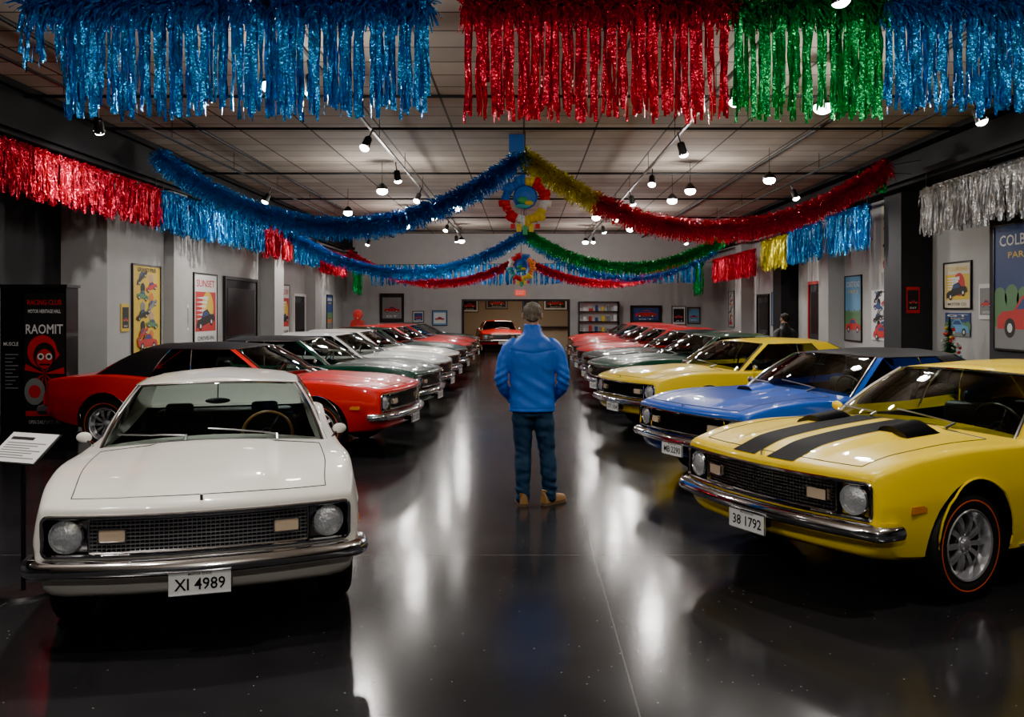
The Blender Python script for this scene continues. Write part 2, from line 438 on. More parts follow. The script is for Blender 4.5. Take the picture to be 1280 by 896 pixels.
    if style.get('scoop'):
        for y0 in style['scoop']:
            pts=[]
            for i in range(13):
                x=1.12+.36*i/12; hgt=.055*ss(0,.25,i/12)*(1-.25*i/12); row=[]
                for j in range(9):
                    t=j/8*2-1; row.append(P3(x,y0+t*.12,-.003+hgt*(1-abs(t)**4)))
                pts.append(row)
            mb.grid(pts,style.get('scm',PSLOT))
            last=pts[-1]; mb.add(last+[P3(1.48,y0,-.004)],[(i,i+1,9) for i in range(8)],BLK)
def build_wheel():
    mb=MB()
    prof=[(.205,.085),(.225,.098),(.26,.104),(.295,.10),(.318,.085),(.330,.06),(.332,.03),(.326,.028),(.326,.022),(.332,.02),(.332,-.02),(.326,-.022),(.326,-.028),(.332,-.03),(.33,-.06),(.315,-.09),(.29,-.1),(.2,-.09)]
    M=Matrix.Rotation(-math.pi/2,4,'X')
    mb.lathe(prof,TYRE,n=48,M=M)
    mb.lathe([(.260,.1045),(.263,.1062),(.268,.1058),(.271,.1045)],TLINE,n=48,M=M)
    mb.lathe([(.205,.084),(.214,.096),(.208,.102),(.198,.096),(.192,.07),(.186,.035),(.17,.03)],MAG,n=48,M=M)
    mb.lathe([(.19,.02),(.0,.02)],BLK,n=24,M=M)
    for k in range(10):
        a=2*math.pi*k/10
        Mk=M@Matrix.Rotation(a,4,'Z')
        mb.box((.04,-.0105,.03),(.19,.0105,.055),MAG,fn=lambda x,y,z:(x,y*(.9+1.0*(x/.19)),z+(.02*math.sin((x-.04)/.15*math.pi))),M=Mk,nx=5)
    mb.lathe([(.0,.085),(.02,.084),(.034,.078),(.04,.06),(.056,.055),(.06,.03)],MAG,n=20,M=M)
    return mb.mesh('wheel',ang=40)
WHEEL=build_wheel()
_tr={}
def car(name,front,heading,col,roof=None,fast=False,sc=(1,1,1),style=None,key='def'):
    style=style or {}
    a=math.radians(heading); h=Vector((math.cos(a),math.sin(a),0))
    p=Vector((front[0],front[1],0))-h*2.38*sc[0]
    e=empty(name,p,a,sc)
    k=(key,fast)
    if k not in _tr:
        g,tb=build_green(fast); build_trim(style,tb); _tr[k]=(g,tb.mesh('trim',ang=35))
    g,t=_tr[k]
    rf=roof or col
    obj('body',copy_with(BODY,{PSLOT:col}),e)
    obj('cabin',copy_with(g,{RSLOT:rf,GP:col}),e)
    obj('trim',copy_with(t,{PSLOT:col}),e)
    for i,(ax,s) in enumerate(((1.42,1),(1.42,-1),(-1.36,1),(-1.36,-1))):
        w=obj('wheel_%d'%(i+1),WHEEL,e,(ax,s*.778,.333),0 if s>0 else math.pi)
    return e
WHITE=paint('cream_white_paint',(.74,.71,.64)); RED=paint('red_paint',(.60,.005,.005)); GREEN=paint('dark_green_paint',(.006,.045,.028))
YEL=paint('yellow_paint',(.97,.68,.002)); BLUE=paint('blue_paint',(.004,.07,.42)); SIL=paint('silver_white_paint',(.58,.60,.58)); DGR=paint('black_green_paint',(.010,.022,.02))
car('classic_car',(-1.62,4.40),-73.5,WHITE,sc=(.93,.925,.965),style=dict(plate='XI 4989',gm=CHG,sw=TAN,pm=1,arch=PSLOT),key='w')
car('classic_car',(1.42,5.60),208,YEL,sc=(1,1,1.02),style=dict(plate='38 1792',stripes=1,scoop=(.36,-.36),scm=STRP,gm=CHD,hm=PSLOT,sw=BLK,pm=1,arch=PSLOT),key='y')
car('classic_car',(1.44,8.55),207,BLUE,roof=VIN,style=dict(plate='MB 2290',scoop=(0,),gm=BLK),key='b')
car('classic_car',(1.25,12.4),203,YEL,style=dict(plate='77 104',gm=BLK),key='y2')
for (x,y,hd,c,r,f) in ((1.25,15.9,196,GREEN,None,True),(1.28,18.8,192,DGR,None,False),(1.3,21.8,190,RED,None,False),(1.35,25.0,188,RED,None,True),(1.45,28.2,184,RED,None,False),(1.5,31.2,183,RED,None,False)):
    car('classic_car',(x,y),hd,c,r,f)
car('classic_car',(-1.38,11.2),-9,RED,roof=VIN,style=dict(plate='RD 5521',gm=CHD),key='r')
for (x,y,hd,c,r,f) in ((-1.35,14.2,-8,GREEN,VIN,False),(-1.38,17.0,-7,SIL,None,True),(-1.42,19.7,-7,WHITE,None,False),(-1.42,22.4,-6,GREEN,None,True),(-1.45,25.3,-5,RED,None,False),(-1.45,28.2,-4,RED,None,True),(-1.5,31.2,-3,DGR,None,False)):
    car('classic_car',(x,y),hd,c,r,f)
# ------------------------------------------------------------------ room
WALL=mat('grey_wall_paint',(.40,.395,.385),.85,var=.12,scale=3,bump=.15)
DARK=mat('dark_wall_paint',(.03,.031,.035),.8,var=.2,scale=3)
STEEL=mat('dark_steel',(.014,.015,.017),.65,var=.3,scale=2,spec=.25)
def floor_mat():
    m,N,L,b=new_mat('polished_concrete')
    g=N.new('ShaderNodeNewGeometry')
    n1=N.new('ShaderNodeTexNoise'); n1.inputs['Scale'].default_value=1.4; n1.inputs['Detail'].default_value=9
    n2=N.new('ShaderNodeTexNoise'); n2.inputs['Scale'].default_value=60; n2.inputs['Detail'].default_value=2
    vo=N.new('ShaderNodeTexVoronoi'); vo.inputs['Scale'].default_value=16
    for n in (n1,n2,vo): L.new(g.outputs['Position'],n.inputs['Vector'])
    mx=N.new('ShaderNodeMix'); mx.data_type='RGBA'; mx.inputs[6].default_value=(.010,.010,.011,1); mx.inputs[7].default_value=(.036,.036,.039,1)
    L.new(n1.outputs['Fac'],mx.inputs[0])
    sp=N.new('ShaderNodeMath'); sp.operation='LESS_THAN'; sp.inputs[1].default_value=.075; L.new(vo.outputs['Distance'],sp.inputs[0])
    rnd=N.new('ShaderNodeSeparateColor'); L.new(vo.outputs['Color'],rnd.inputs[0])
    gt=N.new('ShaderNodeMath'); gt.operation='GREATER_THAN'; gt.inputs[1].default_value=.55; L.new(rnd.outputs[0],gt.inputs[0])
    mu=N.new('ShaderNodeMath'); mu.operation='MULTIPLY'; L.new(sp.outputs[0],mu.inputs[0]); L.new(gt.outputs[0],mu.inputs[1])
    m2=N.new('ShaderNodeMix'); m2.data_type='RGBA'; m2.inputs[7].default_value=(.20,.19,.17,1); L.new(mu.outputs[0],m2.inputs[0]); L.new(mx.outputs[2],m2.inputs[6])
    sx=N.new('ShaderNodeSeparateXYZ'); L.new(g.outputs['Position'],sx.inputs[0])
    def joint(out,off,per):
        a=N.new('ShaderNodeMath'); a.operation='ADD'; a.inputs[1].default_value=-off+per*20+per/2; L.new(out,a.inputs[0])
        d=N.new('ShaderNodeMath'); d.operation='MODULO'; d.inputs[1].default_value=per; L.new(a.outputs[0],d.inputs[0])
        s=N.new('ShaderNodeMath'); s.operation='SUBTRACT'; s.inputs[1].default_value=per/2; L.new(d.outputs[0],s.inputs[0])
        ab=N.new('ShaderNodeMath'); ab.operation='ABSOLUTE'; L.new(s.outputs[0],ab.inputs[0])
        l=N.new('ShaderNodeMath'); l.operation='LESS_THAN'; l.inputs[1].default_value=.004; L.new(ab.outputs[0],l.inputs[0]); return l
    j1=joint(sx.outputs[0],.5,3.6); j2=joint(sx.outputs[1],6.3,3.6)
    mm=N.new('ShaderNodeMath'); mm.operation='MAXIMUM'; L.new(j1.outputs[0],mm.inputs[0]); L.new(j2.outputs[0],mm.inputs[1])
    m3=N.new('ShaderNodeMix'); m3.data_type='RGBA'; m3.inputs[7].default_value=(.10,.098,.095,1); L.new(mm.outputs[0],m3.inputs[0]); L.new(m2.outputs[2],m3.inputs[6])
    L.new(m3.outputs[2],b.inputs['Base Color'])
    mr=N.new('ShaderNodeMapRange'); mr.inputs[1].default_value=.3; mr.inputs[2].default_value=.7; mr.inputs[3].default_value=.14; mr.inputs[4].default_value=.18; L.new(n1.outputs['Fac'],mr.inputs[0]); L.new(mr.outputs[0],b.inputs['Roughness'])
    bp=N.new('ShaderNodeBump'); bp.inputs['Strength'].default_value=.06; bp.inputs['Distance'].default_value=.004; L.new(n2.outputs['Fac'],bp.inputs['Height']); L.new(bp.outputs[0],b.inputs['Normal'])
    b.inputs['Specular IOR Level'].default_value=.20
    return m
def ceil_mat():
    m,N,L,b=new_mat('ceiling_tiles')
    g=N.new('ShaderNodeNewGeometry'); br=N.new('ShaderNodeTexBrick'); br.offset=0; br.inputs['Scale'].default_value=1
    br.inputs['Brick Width'].default_value=1.2; br.inputs['Row Height'].default_value=.6; br.inputs['Mortar Size'].default_value=.02; br.inputs['Mortar Smooth'].default_value=.3
    br.inputs['Color1'].default_value=(.28,.235,.195,1); br.inputs['Color2'].default_value=(.40,.34,.285,1); br.inputs['Mortar'].default_value=(.05,.043,.038,1)
    L.new(g.outputs['Position'],br.inputs['Vector'])
    nz=N.new('ShaderNodeTexNoise'); nz.inputs['Scale'].default_value=1.2; nz.inputs['Detail'].default_value=6; L.new(g.outputs['Position'],nz.inputs['Vector'])
    mr=N.new('ShaderNodeMapRange'); mr.inputs[3].default_value=.6; mr.inputs[4].default_value=1.2; L.new(nz.outputs['Fac'],mr.inputs[0])
    vm=N.new('ShaderNodeVectorMath'); vm.operation='SCALE'; L.new(br.outputs['Color'],vm.inputs[0]); L.new(mr.outputs[0],vm.inputs['Scale']); L.new(vm.outputs[0],b.inputs['Base Color'])
    b.inputs['Roughness'].default_value=.9
    return m
def boxobj(name,a,b,mt,parent=None):
    mb=MB(); c=[(a[i]+b[i])/2 for i in range(3)]
    mb.box([a[i]-c[i] for i in range(3)],[b[i]-c[i] for i in range(3)],mt); return obj(name,mb.mesh(name,smooth=False),parent,c)
CZ=4.8; YB=35.0; YF=-3.0; XL=-7.2; XR=7.8
boxobj('floor',(-8.2,YF-.2,-.2),(8.2,YB+7.2,0),floor_mat())
boxobj('ceiling',(-8.2,YF-.2,CZ),(8.2,YB+.2,CZ+.2),ceil_mat())
mb=MB(); mb.box((-8.2,YF,0),(-8.0,15.2,CZ),DARK); mb.box((-8.2,15.2,0),(XL,YB,CZ),WALL); obj('wall_left',mb.mesh('wall_left',smooth=False))
mb=MB(); mb.box((XR,YF,0),(8.2,13.8,CZ),DARK); mb.box((XR,13.8,0),(8.2,YB,CZ),WALL); obj('wall_right',mb.mesh('wall_right',smooth=False))
boxobj('wall_front',(-8.2,YF-.2,0),(8.2,YF,CZ),DARK)
mb=MB(); OX0,OX1,OZ=-2.4,1.75,2.12
mb.box((-8.2,YB,0),(OX0,YB+.2,CZ),WALL); mb.box((OX1,YB,0),(8.2,YB+.2,CZ),WALL); mb.box((OX0,YB,OZ),(OX1,YB+.2,CZ),WALL); obj('wall_back',mb.mesh('wall_back',smooth=False))
mb=MB(); mb.box((OX0-.08,YB-.03,0),(OX0,YB+.2,OZ+.08),BLK); mb.box((OX1,YB-.03,0),(OX1+.08,YB+.2,OZ+.08),BLK); mb.box((OX0,YB-.03,OZ),(OX1,YB+.2,OZ+.08),BLK); obj('trim_1',mb.mesh('trim_1',smooth=False))
WARM=mat('warm_wall_paint',(.30,.24,.18),.8,var=.1)
mb=MB(); mb.box((-5,YB+7,0),(5,YB+7.2,3.2),WARM); mb.box((-5.2,YB+.2,0),(-5,YB+7.2,3.2),WARM); mb.box((5,YB+.2,0),(5.2,YB+7.2,3.2),WARM); mb.box((-5.2,YB+.2,3.2),(5.2,YB+7.2,3.3),WARM); obj('wall_back_room',mb.mesh('wbr',smooth=False))
car('classic_car',(-.9,YB+1.6),-84,RED)
# beams
mb=MB()
for (x0,x1) in ((-7.2,-6.72),(7.0,7.8)):
    mb.box((x0,YF,4.15),(x1,YB,4.25),STEEL); mb.box((x0,YF,4.7),(x1,YB,4.79),STEEL)
    xc=(x0+x1)/2; mb.box((xc-.15,YF,4.25),(xc+.15,YB,4.7),STEEL)
mb.box((-8.0,YF,4.15),(-7.2,15.2,4.79),STEEL)
obj('steel_beam',mb.mesh('beams',smooth=False))
def pil(x0,x1,y0,y1,mt): boxobj('wall_pilaster',(x0,y0,0),(x1,y1,4.15),mt)
pil(-7.2,-6.8,24.0,24.9,WALL); pil(-7.2,-6.85,28.9,29.7,WALL); pil(-7.2,-7.0,17.6,18.3,WALL)
pil(7.2,7.8,16.8,17.6,DARK); pil(7.3,7.8,10.6,13.8,DARK); pil(7.4,7.8,21.4,22.1,WALL); pil(7.3,7.8,25.0,25.8,STEEL); pil(7.4,7.8,30,30.8,WALL)
mb=MB(); mb.box((XL,15.2,0),(XL+.03,YB,.14),BLK); mb.box((-8,YF,0),(-7.97,15.2,.14),BLK); obj('baseboard_left',mb.mesh('bl',smooth=False))
mb=MB(); mb.box((XR-.03,YF,0),(XR,YB,.14),BLK); obj('baseboard_right',mb.mesh('br',smooth=False))
REDF=mat('red_door_frame',(.45,.03,.03),.5)
def door(n,side,y0,y1,zt,fm):
    s=1 if side=='L' else -1; x=(XL if side=='L' else XR)+s*.002
    mb=MB(); mb.box((x,y0,0),(x+s*.04,y1,zt),DARK)
    for a,b in ((y0-.08,y0),(y1,y1+.08)): mb.box((x,a,0),(x+s*.07,b,zt+.08),fm)
    mb.box((x,y0,zt),(x+s*.07,y1,zt+.08),fm)
    mb.box((x+s*.04,y0+.15,.2),(x+s*.05,y1-.15,.95),BLK); mb.box((x+s*.04,y0+.15,1.15),(x+s*.05,y1-.15,zt-.2),BLK)
    mb.tube([(x+s*.05,y0+.1,1.02),(x+s*.11,y0+.1,1.02),(x+s*.11,y0+.24,1.02)],.012,CH)
    obj('door_%d'%n,mb.mesh('door'))
door(1,'L',21.1,23.5,2.5,BLK); door(2,'L',27.4,28.7,2.2,WHT); door(3,'R',22.4,23.9,2.45,REDF); door(4,'R',28.0,29.2,2.2,BLK)
mb=MB()
for y,z in ((7.2,4.6),(11.8,4.62),(13.9,4.62),(18.3,4.6),(22.5,4.6),(27,4.6),(31.5,4.6)):
    mb.tube([(-6.7,y,z),(7.0,y,z)],.022,STEEL,n=8)
for x,z in ((-5.2,4.66),(4.7,4.66)):
    mb.tube([(x,YF+.1,z),(x,YB,z)],.028,STEEL,n=8)
for x in (-6.65,6.95): mb.tube([(x,YF+.1,4.05),(x,YB,4.05)],.04,STEEL,n=8)
obj('ceiling_conduit',mb.mesh('pipes'))
mb=MB()
for x in (-2.3,2.4,5.7,-5.6): 
    mb.box((x-.02,1,4.46),(x+.02,34,4.49),BLK)
    for y in range(2,34,3): mb.tube([(x,y,4.49),(x,y,4.79)],.006,BLK)
obj('lighting_track',mb.mesh('track',smooth=False))
BULB=mat('lamp_bulb',(1,1,1),.5,emit=(1,.95,.88),es=90)
def spot_mesh():
    mb=MB(); mb.tube([(0,0,.29),(0,0,.12)],.012,BLK)
    mb.lathe([(.0,.14),(.04,.138),(.058,.11),(.062,.0),(.075,-.06),(.07,-.06),(.055,-.02)],BLK,n=20)
    mb.ell((0,0,-.05),(.072,.072,.055),BULB)
    return mb.mesh('spot')
SM=spot_mesh()
WC=(1,.95,.89)
EK=2.35; PK=.92
def spot(x,y,e,tilt=(0,0),size=125,z=4.16,rad=.06):
    o=obj('track_spotlight',SM,None,(x,y,z)); o.rotation_euler=(tilt[0],tilt[1],0)
    l=bpy.data.lights.new('lamp','SPOT'); l.energy=e*EK; l.spot_size=math.radians(size); l.spot_blend=.7; l.shadow_soft_size=rad; l.color=WC
    lo=bpy.data.objects.new('lamp',l); COL.objects.link(lo); lo.parent=o; lo.location=(0,0,-.12)
for i,(y,e) in enumerate(((2.6,140),(6.2,200),(9.5,200),(12.8,200),(16,190),(19,190),(22.5,190),(26,190),(30,220))):
    ty=-.45 if i%2 else .1
    spot(-2.3,y,e,(ty,.3 if i%2 else -.1)); spot(2.4,y+.5,e,(-.35-ty,-.3 if i%2 else .1))
for i,(y,e) in enumerate(((5,140),(11,160),(18.5,200),(24,200),(31,200))):
    spot(5.7,y,e,(-.2,-.3)); spot(-5.6,y+.6,e*(1.3 if i==1 else 1),(.75 if i==1 else -.2,.35))
gm_=MB(); gm_.tube([(0,0,.60),(0,0,.12)],.006,BLK); gm_.ell((0,0,0),(.11,.11,.075),BULB); gm_.lathe([(.03,.16),(.07,.12),(.12,.06),(.115,.03)],BLK); GLM=gm_.mesh('globe')
for (x,y,e) in ((-3.0,3.6,330),(3.0,4.0,330),(-2.75,9.6,230),(3.6,10.6,230),(-2.9,18,260),(3.4,18,260),(3.3,19.6,0),(-3.4,25.5,260),(3.2,26.5,260),(-1.6,21,0),(1.9,23.2,0),(-2.2,31,180),(2.2,31.5,180),(-4.4,22,0),(4.6,16.5,0),(0,-1.0,360)):  # leading pair and last entry are fill lamps added out of view for foreground
    o=obj('pendant_or_fill_lamp',GLM,None,(x,y,4.19))
    if e:
        l=bpy.data.lights.new('lamp','POINT'); l.energy=e*PK; l.shadow_soft_size=.10; l.color=WC
        lo=bpy.data.objects.new('lamp',l); COL.objects.link(lo); lo.parent=o; lo.location=(0,0,-.22)
l=bpy.data.lights.new('shop_light','AREA'); l.size=3; l.energy=320; l.color=(1,.85,.65); lo=bpy.data.objects.new('shop_light',l); COL.objects.link(lo); lo.location=(0,YB+2.5,3.1)
w=bpy.data.worlds.new('w'); SC.world=w; w.use_nodes=True; w.node_tree.nodes['Background'].inputs[0].default_value=(.02,.02,.022,1)
# ------------------------------------------------------------------ posters
PC={k:mat('print_'+k,c,.55) for k,c in dict(cream=(.6,.54,.4),red=(.5,.03,.03),navy=(.03,.06,.18),black=(.02,.02,.02),yellow=(.65,.45,.05),white=(.65,.65,.63),sky=(.12,.3,.5),green=(.1,.22,.1),orange=(.6,.18,.04),grey=(.2,.2,.2),skin=(.5,.3,.2)).items()}
SIL_P=[(-.5,0),(-.5,.1),(-.42,.15),(-.24,.16),(-.12,.28),(.12,.29),(.25,.17),(.45,.14),(.5,.08),(.5,0)]
def poster(side,c,w,h,bg='cream',acc='red',title='CLASSIC',z2='MOTOR SHOW',frame=True,x=None,layout=0,name='framed_poster'):
    if side=='L': o=Vector(((XL if x is None else x)+.003,c[0],c[1])); r=Vector((0,1,0)); n=Vector((1,0,0))
    elif side=='R': o=Vector(((XR if x is None else x)-.003,c[0],c[1])); r=Vector((0,-1,0)); n=Vector((-1,0,0))
    else: o=Vector((c[0],(YB if x is None else x)-.003,c[1])); r=Vector((1,0,0)); n=Vector((0,-1,0))
    u=Vector((0,0,1)); mb=MB()
    def rect(a,b,c2,d,off,mt): mb.add([r*a+u*c2+n*off,r*b+u*c2+n*off,r*b+u*d+n*off,r*a+u*d+n*off],[(0,1,2,3)],mt)
    def poly(pts,cx,cz,s,off,mt,sy=None): mb.add([r*(cx+p[0]*s)+u*(cz+p[1]*(sy or s))+n*off for p in pts],[tuple(range(len(pts)))],mt)
    def circ(cx,cz,rad,off,mt): poly([(math.cos(t*math.pi/10),math.sin(t*math.pi/10)) for t in range(20)],cx,cz,rad,off,mt)
    fw_=.03
    Mx=Matrix(((r.x,u.x,n.x,0),(r.y,u.y,n.y,0),(r.z,u.z,n.z,0),(0,0,0,1)))
    mb.box((-w/2,-h/2,0),(w/2,h/2,.02),PC[bg],M=Mx)
    if frame:
        for a,b in (((-w/2-fw_,-h/2-fw_,0),(-w/2,h/2+fw_,.035)),((w/2,-h/2-fw_,0),(w/2+fw_,h/2+fw_,.035)),((-w/2,-h/2-fw_,0),(w/2,-h/2,.035)),((-w/2,h/2,0),(w/2,h/2+fw_,.035))): mb.box(a,b,BLK,M=Mx)
    A=PC[acc]; o1,o2,o3=.022,.024,.026
    def wedgecar(cx,cz,s,off,body,ang=0):
        ca,sa=math.cos(ang),math.sin(ang)
        def T(pts): return [(p[0]*ca-p[1]*sa,p[0]*sa+p[1]*ca) for p in pts]
        poly(T(SIL_P),cx,cz,s,off,body)
        poly(T([(-.2,.17),(-.1,.26),(.1,.26),(.2,.17)]),cx,cz,s,off+.001,PC['navy'])
        for q in (-.3,.3):
            c_=T([(q,.01)])[0]; circ(cx+c_[0]*s,cz+c_[1]*s,s*.085,off+.001,PC['black']); circ(cx+c_[0]*s,cz+c_[1]*s,s*.04,off+.0015,PC['white'])
    if layout==0:
        rect(-w*.45,w*.45,-h*.32,h*.25,o1,A); circ(w*.08,h*.02,min(w,h)*.26,o2,PC['yellow'] if acc!='yellow' else PC['red'])
        for i in range(7): poly([(0,0),(.5,.03),(.5,-.03)],-w*.45,h*(-.2+.06*i),w*(.5+.1*i),o2+.0004*i,PC['white'])
        wedgecar(0,-h*.22,w*.8,o3+.002,PC['black'],.15)
        add_text(mb,title,u*h*.37+n*o2,r,u,w*.8,h*.1,A); add_text(mb,z2,-u*h*.42+n*o2,r,u,w*.7,h*.06,PC['black'])
    elif layout==1:
        for i in range(7):
            cx=w*(-.25+.5*(i%2))*.7; cz=h*(.34-.11*i)
            wedgecar(cx,cz,w*.42,o2+.003*i,[PC['black'],PC['red'],A,PC['grey'],PC['black'],A,PC['red']][i],.5-.3*(i%3)); 
            circ(-cx*.9,cz+h*.01,w*.085,o1+.0005*i,[PC['skin'],PC['black'],PC['orange'],PC['grey']][i%4])
        wedgecar(0,-h*.44,w*.7,o3+.02,PC['red']); add_text(mb,title,u*h*.455+n*o3,r,u,w*.7,h*.05,PC['black'])
    elif layout==2:
        rect(-w*.5,w*.5,-h*.5,-h*.12,o1,PC['green'])
        for q in range(6): circ(w*(-.42+.17*q),-h*.1+h*.02*(q%2),w*.1,o1+.0005,PC['green'])
        rect(-w*.5,w*.5,-h*.5,-h*.32,o1+.001,PC['grey'])
        wedgecar(0,-h*.34,w*.92,o2,A)
        add_text(mb,title,u*h*.38+n*o2,r,u,w*.85,h*.09,PC['white']); add_text(mb,z2,u*h*.26+n*o2,r,u,w*.6,h*.05,PC['yellow'])
    else:
        rect(-w*.42,w*.42,-h*.38,h*.38,o1,A); wedgecar(0,-h*.12,w*.7,o2,PC['red'] if acc!='red' else PC['white'])
        add_text(mb,title,-u*h*.3+n*o2,r,u,w*.5,h*.07,PC['white'])
    return obj(name,mb.mesh(name,smooth=False),None,o)
poster('L',(15.85,1.62),.3,.5,'yellow','black','SALE','',False,layout=3,name='wall_sign')
poster('L',(16.75,1.78),1.2,1.62,'yellow','green','GRAND PRIX','RALLY',layout=1)
poster('L',(18.75,1.6),.18,.55,'white','grey','A','',False,layout=3,name='wall_sign')
poster('L',(19.85,1.78),1.4,1.55,'white','red','SUNSET','DRIVE-IN',layout=0)
poster('L',(26.4,1.75),1.0,1.5,'white','red','RACE DAY','1968',layout=0)
poster('L',(30.6,1.8),.9,1.1,'cream','sky','LE TOUR','RALLY',layout=1); poster('L',(32.5,1.7),.9,1.2,'navy','orange','DRAG','STRIP',layout=2)
poster('R',(18.65,3.3),1.0,1.45,'cream','orange','SPEED','FESTIVAL',False,layout=1)
poster('R',(19.1,1.65),1.2,1.1,'white','navy','STAG','CAFE',False,layout=1)
poster('R',(20.8,1.8),1.0,1.5,'sky','red','COAST ROAD','1971',layout=2)
poster('R',(15.8,2.2),.95,.8,'cream','yellow','TOURING','MOTOR CO',layout=0); poster('R',(15.8,1.5),.9,.42,'navy','sky','GT','RACE',False,layout=2)
poster('R',(14.8,1.9),.5,.6,'white','grey','NOTICE','',False,layout=3,name='wall_sign')
poster('R',(12.65,2.1),1.9,1.85,'navy','red','COLBOURNE','PARKWAY',x=7.3,layout=2)
poster('R',(27.0,1.8),1.2,1.0,'sky','grey','DELTA','',layout=3); poster('R',(31.6,1.8),.8,1.3,'cream','black','1969','RALLY',layout=0); poster('R',(33,1.8),.8,1.3,'white','orange','1970','RALLY',layout=1)
poster('B',(7.42,1.95),.25,.5,'red','black','EXIT','',False,x=16.8,layout=3,name='wall_sign')
for (c,w_,h_,bg,ac,t,l) in (((-5.25,1.85),.9,1.1,'black','grey','GT',3),((-3.35,1.45),.55,.55,'sky','white','66',3),((-4.2,1.5),.4,.4,'white','navy','V8',3),((4.85,1.6),1.2,.65,'black','navy','GT',3),((6.15,1.55),.5,.7,'white','black','A1',3),((6.75,1.55),.45,.6,'grey','sky','B2',3)):
    poster('B',c,w_,h_,bg,ac,t,'SHOW',layout=l)
for (x,z,w_,h_,bg) in ((-2.6,2.0,.8,.6,'white'),(-1.3,2.1,1.0,.5,'grey'),(.3,2.0,.7,.8,'navy'),(1.5,2.1,1.1,.6,'white')):
    poster('B',(x,z),w_,h_,bg,'black','AUTO','',x=YB+7,layout=3)
mb=MB(); EX=mat('exit_sign_red',(.6,.05,.03),.5,emit=(1,.08,.03),es=1.5)
mb.box((-.2,-.06,-.1),(.2,-.003,.1),EX); add_text(mb,'EXIT',(0,-.062,0),(1,0,0),(0,0,1),.3,.13,PC['white']); obj('exit_sign',mb.mesh('exit'),None,(-.15,YB,2.45))
mb=MB()
mb.box((-.8,-.4,0),(.8,-.35,.02),BLK); mb.box((-.8,-.02,0),(.8,0,2.1),WHT)
for x in (-.8,.76): mb.box((x,-.4,0),(x+.04,0,2.1),BLK)
for z in (.1,.5,.9,1.3,1.7,2.08):
    mb.box((-.78,-.4,z),(.78,0,z+.03),BLK)
    if z<2:
        for i in range(6):
            x=-.62+.24*i; mb.box((x,-.3,z+.03),(x+U(.08,.16),-.12,z+U(.12,.3)),[WHT,PC['red'],PC['navy'],PC['yellow'],PC['grey']][i%5])
obj('display_cabinet',mb.mesh('cab',smooth=False),None,(2.95,YB-.01,0))
mb=MB(); mb.box((-.8,-.3,0),(.8,.3,1.0),WARM); mb.box((-.9,-.4,1.0),(.9,.4,1.06),BLK); obj('shop_counter',mb.mesh('cnt',smooth=False),None,(1.6,YB+3.5,0))
RP=mat('pump_red',(.5,.02,.02),.3,coat=1)
mb=MB(); mb.box((-.28,-.22,0),(.28,.22,.12),BLK); mb.box((-.24,-.19,.12),(.24,.19,1.25),RP); mb.box((-.2,-.2,.85),(.2,-.19,1.15),WHT); mb.sweep([(0,-.19,1.25),(0,.19,1.25)],[(.24*math.cos(a),.2*math.sin(a)) for a in np.linspace(0,math.pi,10)],RP)
mb.lathe([(0,-.04),(.16,-.03),(.18,0),(.16,.03),(0,.04)],RP,M=Matrix.Translation((0,0,1.6))@Matrix.Rotation(math.pi/2,4,'X')); mb.tube([(0,0,1.4),(0,0,1.5)],.04,CH)
mb.tube([(.24,0,1.0),(.34,0,.95),(.36,0,.5),(.32,0,.3),(.28,0,.6),(.26,0,.8)],.018,BLK); obj('vintage_gas_pump',mb.mesh('pump'),None,(-6.1,32.3,0))
# banner stand
mb=MB(); mb.box((-.46,-.2,0),(.46,.2,.08),BLK); mb.box((-.44,-.16,.08),(.44,.16,2.06),BLKG); mb.box((-.46,-.18,2.06),(.46,.18,2.1),BLK)
def fr(a,b,c,d,off,mt): mb.add([(a,-.16-off,c),(b,-.16-off,c),(b,-.16-off,d),(a,-.16-off,d)],[(0,1,2,3)],mt)
fr(-.12,.42,.12,1.98,.003,PC['black'])
def disc(cx,cz,r,off,mt,sy=1): mb.add([(cx+r*math.cos(t*math.pi/12),-.16-off,cz+r*sy*math.sin(t*math.pi/12)) for t in range(24)],[tuple(range(24))],mt)
disc(.12,1.20,.20,.0035,PC['red'],1.1); disc(.15,1.14,.15,.004,PC['black'],1.2); disc(.15,1.10,.11,.0045,PC['red'],1.2); disc(.10,1.13,.045,.005,PC['white']); disc(.21,1.13,.045,.005,PC['white']); disc(.10,1.13,.025,.0055,PC['black']); disc(.21,1.13,.025,.0055,PC['black']); fr(.08,.23,1.01,1.035,.005,PC['black'])
for i in range(9):
    a=i*.7; mb.add([(.15,-.1638,.9),(.15+.27*math.cos(a),-.1638,.9+.4*math.sin(a)),(.15+.27*math.cos(a+.22),-.1638,.9+.4*math.sin(a+.22))],[(0,1,2)],PC['red'])
disc(.02,.66,.14,.0052,PC['grey'],1.3); disc(.02,.66,.08,.0056,PC['red'],1.1); disc(.27,.55,.14,.0054,PC['red'],1.3); disc(.27,.57,.085,.0058,PC['skin'],1.2); disc(.27,.63,.09,.006,PC['black'],.5); fr(-.1,.4,.33,.40,.006,PC['red'])
add_text(mb,'RAOMIT',(.15,-.168,1.50),(1,0,0),(0,0,1),.5,.13,PC['white']); add_text(mb,'RACING CLUB',(.15,-.167,1.86),(1,0,0),(0,0,1),.46,.07,PC['red']); add_text(mb,'MOTOR HERITAGE HALL',(.15,-.167,1.74),(1,0,0),(0,0,1),.44,.05,PC['white']); add_text(mb,'OPEN DAILY UNTIL SIX',(.15,-.167,.25),(1,0,0),(0,0,1),.42,.05,PC['white'])
add_text(mb,'MUSCLE',(-.3,-.165,1.3),(1,0,0),(0,0,1),.2,.05,PC['white'])
for i in range(10): fr(-.38,-.2-.04*(i%3),1.15-.05*i,1.165-.05*i,.004,PC['grey'])
